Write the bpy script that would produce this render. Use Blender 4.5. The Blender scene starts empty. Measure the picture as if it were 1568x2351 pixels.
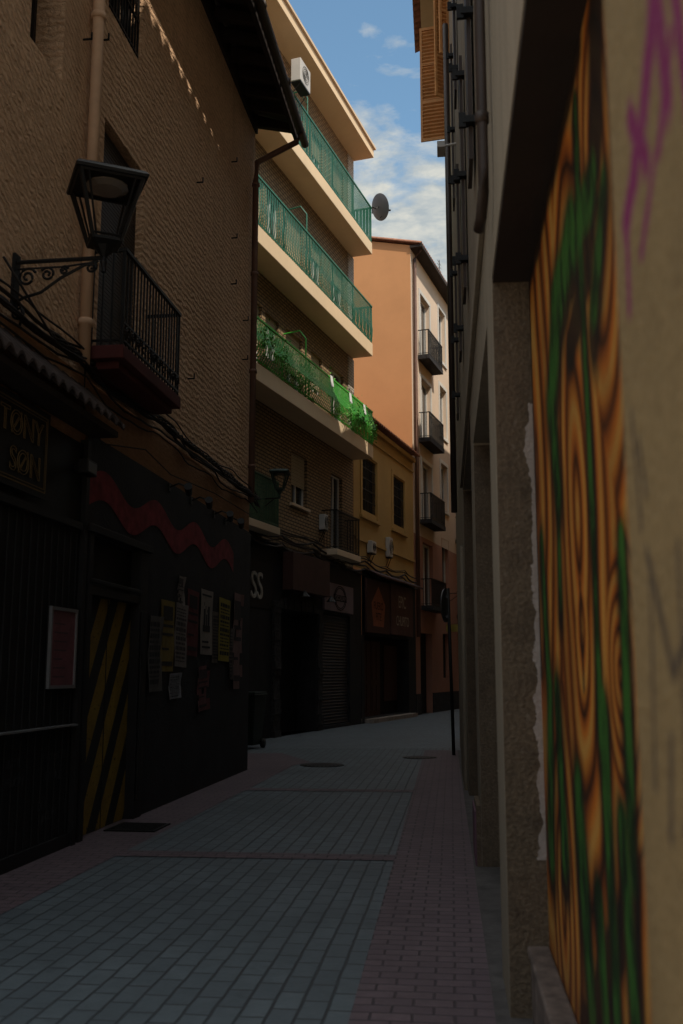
import bpy, bmesh, math, random
from mathutils import Vector, Matrix
random.seed(7)
scn=bpy.context.scene
COL=bpy.context.collection
# ------------------------------------------------------------------ frames
class Frame:
    def __init__(s,p,d,sg):
        l=math.hypot(*d); d=(d[0]/l,d[1]/l); s.sg=sg
        s.m=Matrix(((d[0],-d[1],0,p[0]),(d[1],d[0],0,p[1]),(0,0,1,0),(0,0,0,1)))
L=Frame((-1.675,16.63),(.1316,.9913),-1)
M=Frame((.38,31.9),(.3256,.9455),-1)
R=Frame((.273,0),(.1034,.9946),1)
R3=Frame((3.2,26.5),(.3256,.9455),1)
class Top:
    def __init__(s,name,fr):
        e=bpy.data.objects.new(name,None); e.empty_display_size=.3; COL.objects.link(e); e.matrix_world=fr.m
        s.e=e; s.fr=fr
def parent(o,t):
    o.parent=t.e
class Part:
    def __init__(s,name,top,mat,smooth=False,bevel=0):
        s.n=name;s.t=top;s.mat=mat;s.v=[];s.f=[];s.sm=smooth;s.bv=bevel;s.sg=top.fr.sg
    def P(s,a,o,z): return (a,s.sg*o,z)
    def add(s,vs,fs):
        b=len(s.v); s.v+=[s.P(*v) for v in vs]; s.f+=[tuple(i+b for i in f) for f in fs]
    def box(s,a0,a1,o0,o1,z0,z1):
        s.add([(a0,o0,z0),(a1,o0,z0),(a1,o1,z0),(a0,o1,z0),(a0,o0,z1),(a1,o0,z1),(a1,o1,z1),(a0,o1,z1)],
              [(0,1,2,3),(4,5,6,7),(0,1,5,4),(1,2,6,5),(2,3,7,6),(3,0,4,7)])
    def quad(s,*p): s.add(list(p),[(0,1,2,3)])
    def wall(s,a0,a1,z0,z1,o,holes=(),depth=.2):
        A=sorted(set([a0,a1]+[h[0] for h in holes]+[h[1] for h in holes])); Z=sorted(set([z0,z1]+[h[2] for h in holes]+[h[3] for h in holes]))
        A=[a for a in A if a0<=a<=a1]; Z=[z for z in Z if z0<=z<=z1]
        for i in range(len(A)-1):
            for j in range(len(Z)-1):
                ca=(A[i]+A[i+1])/2; cz=(Z[j]+Z[j+1])/2
                if any(h[0]<ca<h[1] and h[2]<cz<h[3] for h in holes): continue
                s.quad((A[i],o,Z[j]),(A[i+1],o,Z[j]),(A[i+1],o,Z[j+1]),(A[i],o,Z[j+1]))
        for h in holes:
            x0,x1,y0,y1=h[:4]; d=h[4] if len(h)>4 else depth
            s.quad((x0,o,y0),(x0,o-d,y0),(x0,o-d,y1),(x0,o,y1)); s.quad((x1,o,y0),(x1,o-d,y0),(x1,o-d,y1),(x1,o,y1))
            s.quad((x0,o,y0),(x1,o,y0),(x1,o-d,y0),(x0,o-d,y0)); s.quad((x0,o,y1),(x1,o,y1),(x1,o-d,y1),(x0,o-d,y1))
    def tube(s,pts,r,n=7,cap=True,rf=None):
        pts=[Vector(p) for p in pts]
        b=len(s.v)
        for i,p in enumerate(pts):
            t=(pts[min(i+1,len(pts)-1)]-pts[max(i-1,0)])
            if t.length<1e-6: t=Vector((0,0,1))
            t.normalize(); up=Vector((0,0,1)) if abs(t.z)<.9 else Vector((0,1,0))
            x=t.cross(up).normalized(); y=t.cross(x)
            rr=rf[i] if rf else r
            for k in range(n):
                a=2*math.pi*k/n; q=p+x*math.cos(a)*rr+y*math.sin(a)*rr; s.v.append(s.P(*q))
        for i in range(len(pts)-1):
            for k in range(n):
                s.f.append((b+i*n+k,b+i*n+(k+1)%n,b+(i+1)*n+(k+1)%n,b+(i+1)*n+k))
        if cap:
            s.f.append(tuple(b+k for k in range(n))); s.f.append(tuple(b+(len(pts)-1)*n+k for k in range(n)))
    def rings(s,center,prof,n=4,rot=0,cap=True):
        b=len(s.v); cx,cy=center
        for (z,r) in prof:
            for k in range(n):
                a=rot+2*math.pi*k/n; s.v.append(s.P(cx+r*math.cos(a),cy+r*math.sin(a),z))
        for i in range(len(prof)-1):
            for k in range(n): s.f.append((b+i*n+k,b+i*n+(k+1)%n,b+(i+1)*n+(k+1)%n,b+(i+1)*n+k))
        if cap:
            s.f.append(tuple(b+k for k in range(n))); s.f.append(tuple(b+(len(prof)-1)*n+k for k in range(n)))
    def corr(s,a0,a1,p0,p1,pitch=.22,amp=.045,k=6,thick=.03):
        n=int((a1-a0)/pitch*k); b=len(s.v)
        for i in range(n+1):
            a=a0+(a1-a0)*i/n; h=amp*abs(math.sin(math.pi*(a-a0)/pitch))*2-amp
            for (o,z) in (p0,p1): s.v.append(s.P(a,o,z+h))
            for (o,z) in (p0,p1): s.v.append(s.P(a,o,z+h-thick))
        for i in range(n):
            q=b+i*4; s.f+=[(q,q+1,q+5,q+4),(q+2,q+3,q+7,q+6),(q,q+2,q+6,q+4)]
    def done(s):
        me=bpy.data.meshes.new(s.n); me.from_pydata(s.v,[],s.f)
        bm=bmesh.new(); bm.from_mesh(me); bmesh.ops.recalc_face_normals(bm,faces=bm.faces); bm.to_mesh(me); bm.free()
        if s.sm:
            for p in me.polygons: p.use_smooth=True
        o=bpy.data.objects.new(s.n,me); COL.objects.link(o); parent(o,s.t); me.materials.append(s.mat)
        if s.bv:
            m=o.modifiers.new("bevel","BEVEL"); m.width=s.bv; m.segments=2; m.limit_method='ANGLE'
        return o
# ------------------------------------------------------------------ materials
class NT:
    def __init__(s,name):
        s.m=bpy.data.materials.new(name); s.m.use_nodes=True; s.t=s.m.node_tree; s.b=s.t.nodes["Principled BSDF"]
    def n(s,ty,**k):
        x=s.t.nodes.new(ty)
        for a,b in k.items(): setattr(x,a,b)
        return x
    def l(s,a,b): s.t.links.new(a,b)
    def set(s,inp,v):
        if hasattr(v,'is_linked') or hasattr(v,'links'): s.l(v,inp)
        else: inp.default_value=v
    def math(s,op,a,b=0,clamp=False):
        x=s.n("ShaderNodeMath",operation=op); x.use_clamp=clamp; s.set(x.inputs[0],a); s.set(x.inputs[1],b); return x.outputs[0]
    def mix(s,f,a,b,bt='MIX'):
        x=s.n("ShaderNodeMix",data_type='RGBA',blend_type=bt); s.set(x.inputs[0],f)
        s.set(x.inputs[6],a if hasattr(a,'links') else (*a,1)); s.set(x.inputs[7],b if hasattr(b,'links') else (*b,1)); return x.outputs[2]
    def coord(s,scale=(1,1,1),rot=(0,0,0),loc=(0,0,0)):
        c=s.n("ShaderNodeTexCoord"); mp=s.n("ShaderNodeMapping"); mp.inputs[3].default_value=scale; mp.inputs[2].default_value=rot; mp.inputs[1].default_value=loc
        s.l(c.outputs['Object'],mp.inputs[0]); return mp.outputs[0]
    def noise(s,sc,det=4,rough=.6,vec=None,scale=(1,1,1)):
        x=s.n("ShaderNodeTexNoise"); x.inputs['Scale'].default_value=sc; x.inputs['Detail'].default_value=det; x.inputs['Roughness'].default_value=rough
        s.l(vec if vec else s.coord(scale),x.inputs[0]); return x.outputs[0]
    def ramp(s,f,a,b,c0=(0,0,0),c1=(1,1,1)):
        x=s.n("ShaderNodeValToRGB"); x.color_ramp.elements[0].position=a; x.color_ramp.elements[1].position=b
        x.color_ramp.elements[0].color=(*c0,1); x.color_ramp.elements[1].color=(*c1,1); s.l(f,x.inputs[0]); return x.outputs[0]
    def bump(s,h,st=.4,dist=.01,nrm=None):
        x=s.n("ShaderNodeBump"); x.inputs[0].default_value=st; x.inputs[1].default_value=dist; s.l(h,x.inputs['Height'])
        if nrm: s.l(nrm,x.inputs['Normal'])
        s.l(x.outputs[0],s.b.inputs['Normal']); return x.outputs[0]
    def fin(s,col=None,rough=.8,met=0,spec=.3):
        if col is not None: s.set(s.b.inputs['Base Color'],col if hasattr(col,'links') else (*col,1))
        s.b.inputs['Roughness'].default_value=rough; s.b.inputs['Metallic'].default_value=met; s.b.inputs['Specular IOR Level'].default_value=spec
        return s.m
def sc(c,k): return tuple(min(1,x*k) for x in c)
def basic(name,c,rough=.8,met=0,var=.25,nsc=3,bump=.2,bsc=40,spec=.3,bd=.005,dirt=.35):
    t=NT(name); n1=t.noise(nsc,6); n2=t.noise(nsc*.25,3)
    col=t.mix(t.ramp(n1,.3,.7),sc(c,1-var),sc(c,1+var))
    col=t.mix(t.math('MULTIPLY',t.ramp(n2,.45,.7),dirt),col,sc(c,.5))
    if bump: t.bump(t.noise(bsc,3),bump,bd)
    return t.fin(col,rough,met,spec)
def stucco(name,c,rk=True,low=None):
    t=NT(name)
    # raked plaster: near-horizontal courses, dragged diagonally in the older part of the wall
    def wv(rot,scl,dist):
        v=t.coord((1,1,1),(0,math.radians(rot),0))
        w=t.n("ShaderNodeTexWave",wave_type='BANDS',bands_direction='Z'); w.inputs['Scale'].default_value=scl; w.inputs['Distortion'].default_value=dist; w.inputs['Detail'].default_value=4; w.inputs['Detail Scale'].default_value=1.8; w.inputs['Detail Roughness'].default_value=.65
        t.l(v,w.inputs[0]); return w.outputs[1]
    sx=t.n("ShaderNodeSeparateXYZ"); t.l(t.coord(),sx.inputs[0])
    fac=t.math('MULTIPLY',t.math('ADD',sx.outputs[0],7.4),1.2,True)
    wa=wv(-26,4.0,8); wb=wv(1.5,3.6,7)
    wmx=t.n("ShaderNodeMix",data_type='FLOAT'); t.l(fac,wmx.inputs[0]); t.l(wa,wmx.inputs[2]); t.l(wb,wmx.inputs[3]); w=wmx.outputs[0]
    n=t.noise(26,5,.65,scale=(.35,1,1.2)); big=t.noise(.6,5,.6); str_=t.noise(1.3,4,.6,scale=(2.5,1,.22)); brk=t.noise(5,5,.7)
    col=t.mix(t.ramp(n,.3,.72),sc(c,.78),sc(c,1.12))
    if rk: col=t.mix(t.math('MULTIPLY',t.math('MULTIPLY',t.ramp(w,.0,.4,(1,1,1),(0,0,0)),t.ramp(brk,.35,.6)),.5),col,sc(c,.4))
    col=t.mix(t.math('MULTIPLY',t.ramp(big,.42,.68),.40),col,sc((c[0],c[1]*.93,c[2]*.85),.6))
    col=t.mix(t.math('MULTIPLY',t.ramp(str_,.55,.75),.4),col,sc(c,.5))
    h=t.math('ADD',t.math('MULTIPLY',t.math('MULTIPLY',w,t.ramp(brk,.3,.6)),.8 if rk else .1),t.math('MULTIPLY',n,.8))
    t.bump(h,1.0,.035)
    return t.fin(col,.92,0,.15)
def brickm(name,c1,c2,mort,bw,rh,ms,plane='xz',rot=0,bump=.5,var=.3,rough=.85,off=.5,spec=.3,stain=.4,sq=1):
    t=NT(name); c=t.n("ShaderNodeTexCoord")
    if plane=='xz':
        sx=t.n("ShaderNodeSeparateXYZ"); t.l(c.outputs['Object'],sx.inputs[0]); cb=t.n("ShaderNodeCombineXYZ")
        t.l(t.math('ADD',sx.outputs[0],sx.outputs[1]),cb.inputs[0]); t.l(sx.outputs[2],cb.inputs[1]); vec=cb.outputs[0]
    else:
        mp=t.n("ShaderNodeMapping"); mp.inputs[2].default_value=(0,0,rot); t.l(c.outputs['Object'],mp.inputs[0]); vec=mp.outputs[0]
    nz=t.n("ShaderNodeTexNoise"); nz.inputs['Scale'].default_value=4; t.l(vec,nz.inputs[0])
    vm=t.n("ShaderNodeVectorMath",operation='MULTIPLY_ADD'); t.l(nz.outputs[1],vm.inputs[0]); vm.inputs[1].default_value=(.018,.018,0); t.l(vec,vm.inputs[2])
    b=t.n("ShaderNodeTexBrick"); b.offset=off; b.inputs['Scale'].default_value=1; b.inputs['Brick Width'].default_value=bw; b.inputs['Row Height'].default_value=rh; b.inputs['Mortar Size'].default_value=ms; b.inputs['Mortar Smooth'].default_value=.35; b.inputs['Bias'].default_value=0
    b.inputs[1].default_value=(*c1,1); b.inputs[2].default_value=(*c2,1); b.inputs[3].default_value=(*mort,1); t.l(vm.outputs[0],b.inputs[0])
    n=t.noise(9,5); big=t.noise(.55,5,.65); spots=t.noise(2.3,6,.7)
    col=t.mix(t.math('MULTIPLY',t.ramp(n,.35,.7),var),b.outputs[0],sc(c1,.45))
    col=t.mix(t.math('MULTIPLY',t.ramp(big,.42,.66),stain),col,sc(c1,.4))
    col=t.mix(t.math('MULTIPLY',t.ramp(spots,.60,.70),stain*1.2),col,sc(c1,.35))
    h=t.math('ADD',t.math('MULTIPLY',b.outputs[1],-1.0),t.math('MULTIPLY',t.noise(35,3),.45))
    t.bump(h,bump,.012); 
    return t.fin(col,rough,0,spec)

m_stucco=stucco("stucco_raked",(.76,.49,.295))
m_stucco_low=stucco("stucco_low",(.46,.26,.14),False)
m_blackwall=basic("black_painted_wall",(.017,.016,.017),.75,var=.4,nsc=2,bump=.6,bsc=30,bd=.01)
m_blackwood=basic("black_wood",(.011,.010,.010),.6,var=.3,bump=.2)
m_iron=basic("dark_iron",(.014,.013,.012),.5,.3,bump=.2)
m_browniron=basic("brown_painted_metal",(.045,.03,.023),.5,.1,bump=.1)
m_beam=basic("dark_timber",(.03,.021,.017),.85,bump=.4)
m_tile=basic("clay_roof_tile",(.30,.13,.075),.9,var=.4,nsc=6,bump=.4)
m_tiledark=basic("dark_awning_tile",(.05,.035,.03),.9,var=.4,nsc=6)
m_glass=basic("window_glass",(.02,.025,.03),.08,0,bump=0,spec=.6,dirt=0)
m_white=basic("white_frame",(.6,.57,.52),.6,var=.12,bump=.05)
m_blind=basic("beige_blind",(.42,.34,.22),.8,var=.12)
m_pipe=basic("painted_pipe",(.62,.40,.25),.7,var=.15,bump=.1)
m_pipe2=basic("brown_pipe",(.16,.09,.065),.6,var=.2,bump=.1)
m_cable=basic("black_cable",(.03,.024,.021),.7,var=.3,bump=.1)
m_redslab=basic("red_slab",(.09,.022,.02),.8,bump=.3)
m_brick=brickm("tan_brick",(.40,.27,.14),(.31,.205,.11),(.05,.036,.025),.26,.095,.018,bump=.9)
m_cream=basic("cream_render",(.66,.50,.34),.85,var=.08,nsc=2,bump=.15,dirt=.25)
m_soffit=basic("soffit_paint",(.74,.56,.36),.85,var=.06,nsc=1.5,bump=.1,dirt=.2)
m_teal=basic("teal_green_paint",(.026,.145,.088),.45,var=.15,nsc=8,bump=.05,spec=.3)
m_green=basic("bright_green_paint",(.06,.38,.045),.45,var=.15,nsc=8,bump=.05,spec=.3)
m_yellow=basic("ochre_render",(.46,.29,.10),.88,var=.12,nsc=1.5,bump=.3)
m_orange=basic("orange_render",(.57,.275,.12),.88,var=.06,nsc=.9,bump=.2,dirt=.35)
m_peach=basic("peach_render",(.64,.50,.38),.88,var=.08,nsc=1,bump=.2)
m_redrender=basic("red_brown_render",(.36,.18,.125),.88,var=.12,nsc=1.2,bump=.2)
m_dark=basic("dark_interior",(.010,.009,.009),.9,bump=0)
m_darkbrown=basic("dark_brown_panel",(.06,.025,.019),.7,var=.2)
m_signgrey=basic("grey_sign_panel",(.18,.135,.15),.6,var=.1)
m_shutter=basic("grey_shutter",(.045,.042,.045),.55,.2,var=.2)
m_stone=basic("dark_stone",(.03,.027,.027),.9,var=.5,nsc=6,bump=1,bsc=9,bd=.05)
m_wood=basic("orange_wood",(.58,.28,.10),.65,var=.2,nsc=5,bump=.2)
m_metal=basic("grey_metal",(.30,.30,.31),.4,.6,var=.1,bump=.05)
m_dish=basic("dish_grey",(.20,.20,.23),.5,.1,var=.08,bump=0)
m_acwhite=basic("ac_casing",(.50,.47,.43),.5,var=.08,bump=.05)
m_leaf=basic("leaves",(.085,.24,.035),.6,var=.5,nsc=9,bump=0,dirt=0)
m_cloth=basic("cloth",(.7,.7,.68),.9,var=.05)
m_bin=basic("bin_plastic",(.013,.022,.018),.5,var=.2,bump=.05)
m_letter=basic("white_letters",(.42,.39,.35),.7,var=.15)
m_goldletter=basic("gold_lettering",(.15,.10,.04),.6,var=.1,bump=0)
m_chalk=basic("chalk",(.040,.040,.042),.95,var=.5,nsc=30,bump=0)
m_wave=basic("red_wave_paint",(.22,.035,.04),.85,var=.4,nsc=7,bump=.5,bsc=25)
m_lampglass=basic("lamp_glass",(.20,.17,.14),.25,var=.1,bump=0,spec=.6)
m_plinth=basic("worn_step",(.12,.09,.075),.7,var=.6,nsc=9,bump=.6,bsc=20)
m_kerbstone=basic("stone_step",(.30,.25,.21),.7,var=.35,nsc=9,bump=.2)
def render_streaked(name,c):
    t=NT(name); n=t.noise(45,5); v=t.noise(2.2,5,.65,scale=(3,3,.18)); b=t.noise(1.1,5,.6)
    col=t.mix(t.ramp(n,.3,.7),sc(c,.85),sc(c,1.1)); col=t.mix(t.math('MULTIPLY',t.ramp(v,.45,.72),.5),col,sc(c,.5)); col=t.mix(t.math('MULTIPLY',t.ramp(b,.45,.7),.4),col,sc((c[0],c[1]*.95,c[2]*.9),.6))
    sx=t.n("ShaderNodeSeparateXYZ"); t.l(t.coord(),sx.inputs[0])
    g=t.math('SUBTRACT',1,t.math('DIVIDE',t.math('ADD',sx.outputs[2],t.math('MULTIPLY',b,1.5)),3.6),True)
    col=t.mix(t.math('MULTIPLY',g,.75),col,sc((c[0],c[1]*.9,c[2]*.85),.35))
    t.bump(t.math('ADD',n,t.math('MULTIPLY',v,1.5)),.6,.01); return t.fin(col,.9,0,.2)
m_concrete=render_streaked("grey_render",(.30,.25,.185))
def stripes():
    t=NT("hazard_stripes"); c=t.n("ShaderNodeTexCoord"); sx=t.n("ShaderNodeSeparateXYZ"); t.l(c.outputs['Object'],sx.inputs[0])
    f=t.math('FRACT',t.math('ADD',t.math('DIVIDE',t.math('SUBTRACT',sx.outputs[0],t.math('DIVIDE',sx.outputs[2],1.6)),.52),20.2))
    k=t.math('GREATER_THAN',f,.47); n=t.noise(5,6)
    y=t.mix(t.ramp(n,.35,.7),(.30,.19,.024),(.19,.12,.02)); sp=t.noise(16,4,.7,scale=(1,1,1.5)); y=t.mix(t.ramp(sp,.6,.66),y,(.05,.035,.02)); col=t.mix(k,(.018,.018,.017),y)
    t.bump(t.noise(12,3,scale=(6,6,.3)),.2,.004); return t.fin(col,.65)
m_stripes=stripes()
def segmask(t,x,z,segs,nz,soft=.5):
    out=None
    for (x1,z1,x2,z2,r) in segs:
        dx,dz=x2-x1,z2-z1; LL=dx*dx+dz*dz
        px=t.math('SUBTRACT',x,x1); pz=t.math('SUBTRACT',z,z1)
        h=t.math('DIVIDE',t.math('ADD',t.math('MULTIPLY',px,dx),t.math('MULTIPLY',pz,dz)),LL,True)
        ex=t.math('SUBTRACT',px,t.math('MULTIPLY',h,dx)); ez=t.math('SUBTRACT',pz,t.math('MULTIPLY',h,dz))
        d=t.math('SQRT',t.math('ADD',t.math('MULTIPLY',ex,ex),t.math('MULTIPLY',ez,ez)))
        d=t.math('ADD',d,t.math('MULTIPLY',t.math('SUBTRACT',nz,.5),r*.9))
        k=t.math('DIVIDE',t.math('SUBTRACT',r,d),r*soft,True)
        out=k if out is None else t.math('MAXIMUM',out,k)
    return out
def nearwall():
    t=NT("ochre_rough_plaster"); c=t.n("ShaderNodeTexCoord"); sx=t.n("ShaderNodeSeparateXYZ"); t.l(c.outputs['Object'],sx.inputs[0]); x,z=sx.outputs[0],sx.outputs[2]
    n=t.noise(60,5); b=t.noise(2.5,5); mid=t.noise(16,4,.7)
    base=t.mix(t.ramp(n,.3,.7),(.17,.12,.058),(.27,.20,.10)); base=t.mix(t.math('MULTIPLY',t.ramp(b,.45,.7),.5),base,(.12,.085,.042)); base=t.mix(t.math('MULTIPLY',t.ramp(mid,.55,.7),.35),base,(.10,.07,.035))
    nz=t.noise(14,4)
    dark=segmask(t,x,z,[(1.40,1.97,1.37,1.80,.014),(1.36,1.92,1.33,1.84,.012),(1.34,1.76,1.22,1.60,.018),(1.22,1.60,1.06,1.68,.018),(1.33,1.72,1.36,1.45,.012),(1.25,1.52,1.28,1.40,.018),(1.16,1.75,1.18,1.40,.014),(1.08,1.5,1.2,1.42,.014)],nz,.9)
    col=t.mix(t.math('MULTIPLY',dark,.85),base,(.03,.025,.03))
    pur=segmask(t,x,z,[(1.02,2.52,1.12,2.44,.065),(1.12,2.44,1.22,2.34,.052),(1.22,2.34,1.37,2.25,.045),(1.37,2.25,1.38,2.12,.022),(1.14,2.40,1.30,2.28,.040),(1.12,2.43,1.09,2.27,.038),(1.06,2.33,1.15,2.24,.024),(1.17,2.24,1.28,2.16,.018),(1.31,2.38,1.22,2.26,.034),(1.04,2.42,1.0,2.2,.026)],nz,.7)
    col=t.mix(t.math('MULTIPLY',pur,.9),col,(.17,.008,.10))
    t.bump(t.math('ADD',n,t.math('MULTIPLY',t.noise(18,3),1)),.8,.010); return t.fin(col,.9,0,.2)
m_near=nearwall()
def mural():
    t=NT("mural_paint"); c=t.n("ShaderNodeTexCoord"); sx=t.n("ShaderNodeSeparateXYZ"); t.l(c.outputs['Object'],sx.inputs[0]); x,z=sx.outputs[0],sx.outputs[2]
    n0=t.noise(1.5,2,.4,scale=(1,1,.55)); n1=t.noise(3.4,3,.5,scale=(1,1,.45)); nf=t.noise(25,4)
    def ell(cx,cz,ax,az):
        a=t.math('DIVIDE',t.math('SUBTRACT',x,cx),ax); b=t.math('DIVIDE',t.math('SUBTRACT',z,cz),az)
        return t.math('SQRT',t.math('ADD',t.math('MULTIPLY',a,a),t.math('MULTIPLY',b,b)))
    d=None
    for e in [(3.44,2.15,.50,1.0),(3.44,1.75,.34,.50),(4.85,2.6,.70,1.9),(2.72,1.6,.20,.24),(4.3,.7,.4,.8),(2.75,3.0,.3,.6)]:
        q=ell(*e); d=q if d is None else t.math('MINIMUM',d,q)
    f=t.math('ADD',d,t.math('MULTIPLY',n0,.5))
    ph=t.math('FRACT',t.math('MULTIPLY',f,2.7))
    cr=t.n("ShaderNodeValToRGB"); el=cr.color_ramp.elements; el[0].position=0; el[0].color=(.035,.012,.004,1); el[1].position=.12; el[1].color=(.26,.065,.010,1)
    for p,cc in ((.30,(.50,.15,.018,1)),(.55,(.52,.27,.06,1)),(.70,(.46,.17,.025,1)),(.85,(.22,.06,.009,1)),(.95,(.07,.02,.005,1)),(1,(.03,.010,.004,1))):
        e=el.new(p); e.color=cc
    t.l(ph,cr.inputs[0]); col=cr.outputs[0]
    mod=t.noise(1.1,3,.5,scale=(1.5,1,.6)); col=t.mix(t.math('MULTIPLY',t.ramp(mod,.45,.65),.5),col,(.13,.035,.008))
    G=[(3.13,3.5,3.10,1.4,.055),(2.85,3.05,3.35,3.12,.12),(3.35,3.12,3.85,3.05,.17),(3.85,3.05,4.15,2.75,.20),(4.15,2.75,4.0,2.3,.15),(4.0,2.3,4.05,1.9,.08),(2.65,2.95,2.9,2.7,.10),(4.75,2.2,4.6,1.5,.12),(4.6,1.5,4.75,.8,.16),(4.3,1.5,4.2,.9,.13),(3.7,1.2,3.55,.5,.15),(3.05,1.5,3.0,.3,.09),(2.62,1.95,2.66,1.1,.07),(2.8,1.2,2.7,.6,.09),(3.3,.9,3.2,.4,.10)]
    g=segmask(t,x,z,G,n1,.55)
    dk=segmask(t,x,z,[(a,b-.05,c_,d_-.06,r*1.45+.05) for (a,b,c_,d_,r) in G]+[(2.95,2.85,3.5,2.75,.14),(3.45,1.55,3.45,1.9,.03),(4.97,3.6,4.97,1.6,.05),(2.6,3.6,2.75,3.1,.20),(3.0,3.62,5,3.62,.12),(2.6,1.5,2.7,.4,.11),(2.9,.9,3.8,.3,.20)],n1,.55)
    gs=t.mix(t.ramp(t.noise(7,3,scale=(1.5,1,.5)),.42,.60),(.008,.022,.007),(.035,.125,.020))
    col=t.mix(t.math('MULTIPLY',dk,.95),col,(.009,.008,.007)); col=t.mix(g,col,gs)
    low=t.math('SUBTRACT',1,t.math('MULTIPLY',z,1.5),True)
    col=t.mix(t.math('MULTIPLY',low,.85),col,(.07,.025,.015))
    col=t.mix(t.math('MULTIPLY',nf,.25),col,(.02,.015,.01))
    t.bump(t.noise(14,3,scale=(1,1,12)),.25,.006); return t.fin(col,.6,0,.2)
m_mural=mural()
def jamb():
    t=NT("rough_pillar_plaster"); c=t.n("ShaderNodeTexCoord"); sx=t.n("ShaderNodeSeparateXYZ"); t.l(c.outputs['Object'],sx.inputs[0]); y,z=sx.outputs[1],sx.outputs[2]
    n=t.noise(50,5); b=t.noise(5,6,.65); m2=t.noise(14,5,.7); base=t.mix(t.ramp(n,.3,.7),(.085,.06,.04),(.15,.11,.072)); base=t.mix(t.math('MULTIPLY',t.ramp(b,.5,.7),.6),base,(.045,.032,.023)); base=t.mix(t.math('MULTIPLY',t.ramp(m2,.6,.68),.5),base,(.20,.16,.12))
    e=t.math('ADD',y,t.math('MULTIPLY',t.math('SUBTRACT',b,.5),.13))
    k=t.math('LESS_THAN',e,-.162); zz=t.math('MULTIPLY',t.math('GREATER_THAN',z,.72),t.math('LESS_THAN',z,t.math('ADD',2.75,t.math('MULTIPLY',b,.4))))
    col=t.mix(t.math('MULTIPLY',k,zz),base,(.33,.275,.24)); t.bump(t.math('ADD',n,b),.9,.014); return t.fin(col,.92,0,.2)
m_jamb=jamb()
m_pav=brickm("grey_pavers",(.118,.145,.158),(.088,.108,.12),(.036,.04,.044),.26,.135,.010,'xy',math.radians(-83.3),bump=.5,var=.4,rough=.58,spec=.35,stain=.4)
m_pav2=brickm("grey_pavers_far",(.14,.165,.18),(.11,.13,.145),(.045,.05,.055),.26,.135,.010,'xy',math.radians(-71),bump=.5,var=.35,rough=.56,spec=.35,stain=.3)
m_pink=brickm("pink_pavers",(.150,.108,.118),(.118,.085,.096),(.046,.038,.042),.20,.11,.008,'xy',math.radians(6.2),bump=.5,var=.45,rough=.64,spec=.3,stain=.4)
m_ground=basic("bounce_ground",(.38,.33,.27),.9,var=.2,nsc=.5,bump=.3)  # ground of an added, unseen plaza, kept pale to bounce sun into the street
m_strip=basic("cement_gutter",(.08,.072,.068),.85,var=.4,nsc=7,bump=.6,bsc=25,bd=.01)

# ------------------------------------------------------------------ ground
def sheet(name,pts,z,mat):
    me=bpy.data.meshes.new(name); me.from_pydata([(x,y,z) for x,y in pts],[],[tuple(range(len(pts)))]); me.materials.append(mat)
    o=bpy.data.objects.new(name,me); COL.objects.link(o); return o
def fp(fr,s,o): v=fr.m@Vector((s,fr.sg*o,0)); return (v.x,v.y)
sheet("ground",[(-400,-400),(400,-400),(400,400),(-400,400)],-.02,m_ground)
sheet("street",[fp(L,-14,-.2),fp(R,1.5,-.3),fp(R,22,-.3),(3.3,22),(-12,22),(-12,17),fp(L,0,-.2)],0,m_pav)
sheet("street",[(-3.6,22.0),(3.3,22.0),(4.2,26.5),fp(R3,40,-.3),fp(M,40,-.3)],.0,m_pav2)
sheet("pavement",[fp(R,-2,.75),fp(R,-2,-.25),fp(R,21.5,-.25),fp(R,21.5,.75)],.004,m_pink)
sheet("pavement",[fp(L,-13,-.2),fp(L,-13,.66),fp(L,1.2,.66),fp(L,1.2,-.2)],.004,m_pink)
sheet("pavement",[(-4.5,17.4),(-1.0,17.6),(-.55,18.6),(-1.2,20.6),(-5,20.4)],.006,m_pink)
sheet("gutter_strip",[fp(R,.8,.07),fp(R,.8,-.2),fp(R,21.5,-.2),fp(R,21.5,.07)],.010,m_strip)
for y in (9.2,14.2):
    sheet("pavement_band",[(fp(L,(y-16.63)/.99,.66)[0],y+.25),(fp(L,(y-16.63)/.99,.66)[0],y-.02),(fp(R,y,.75)[0],y-.25),(fp(R,y,.75)[0],y+.02)],.007,m_pink)
def manhole(name,x,y,r):
    e=Top(name,Frame((x,y),(1,0),1)); p=Part("cover",e,m_iron); n=28
    p.rings((0,0),[(.001,r+.03),(.009,r+.03),(.009,r),(.013,r-.005)],n)
    for i in range(-4,5): p.box(i*.07-.015,i*.07+.015,-math.sqrt(max(.01,r*r-(i*.07)**2))*.85,math.sqrt(max(.01,r*r-(i*.07)**2))*.85,.012,.017)
    p.done()
manhole("manhole_cover",-.34,18.0,.36); manhole("manhole_cover",1.5,19.6,.3)
e=Top("drain_grate",Frame((-2.13,10.8),(.1316,.9913),1)); p=Part("grate",e,m_iron)
p.box(-.27,.27,-.27,-.24,.006,.02); p.box(-.27,.27,.24,.27,.006,.02); p.box(-.27,-.24,-.24,.24,.006,.02); p.box(.24,.27,-.24,.24,.006,.02)
for i in range(9): p.box(-.22+i*.055-.01,-.22+i*.055+.01,-.24,.24,.006,.016)
p.done()

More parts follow.
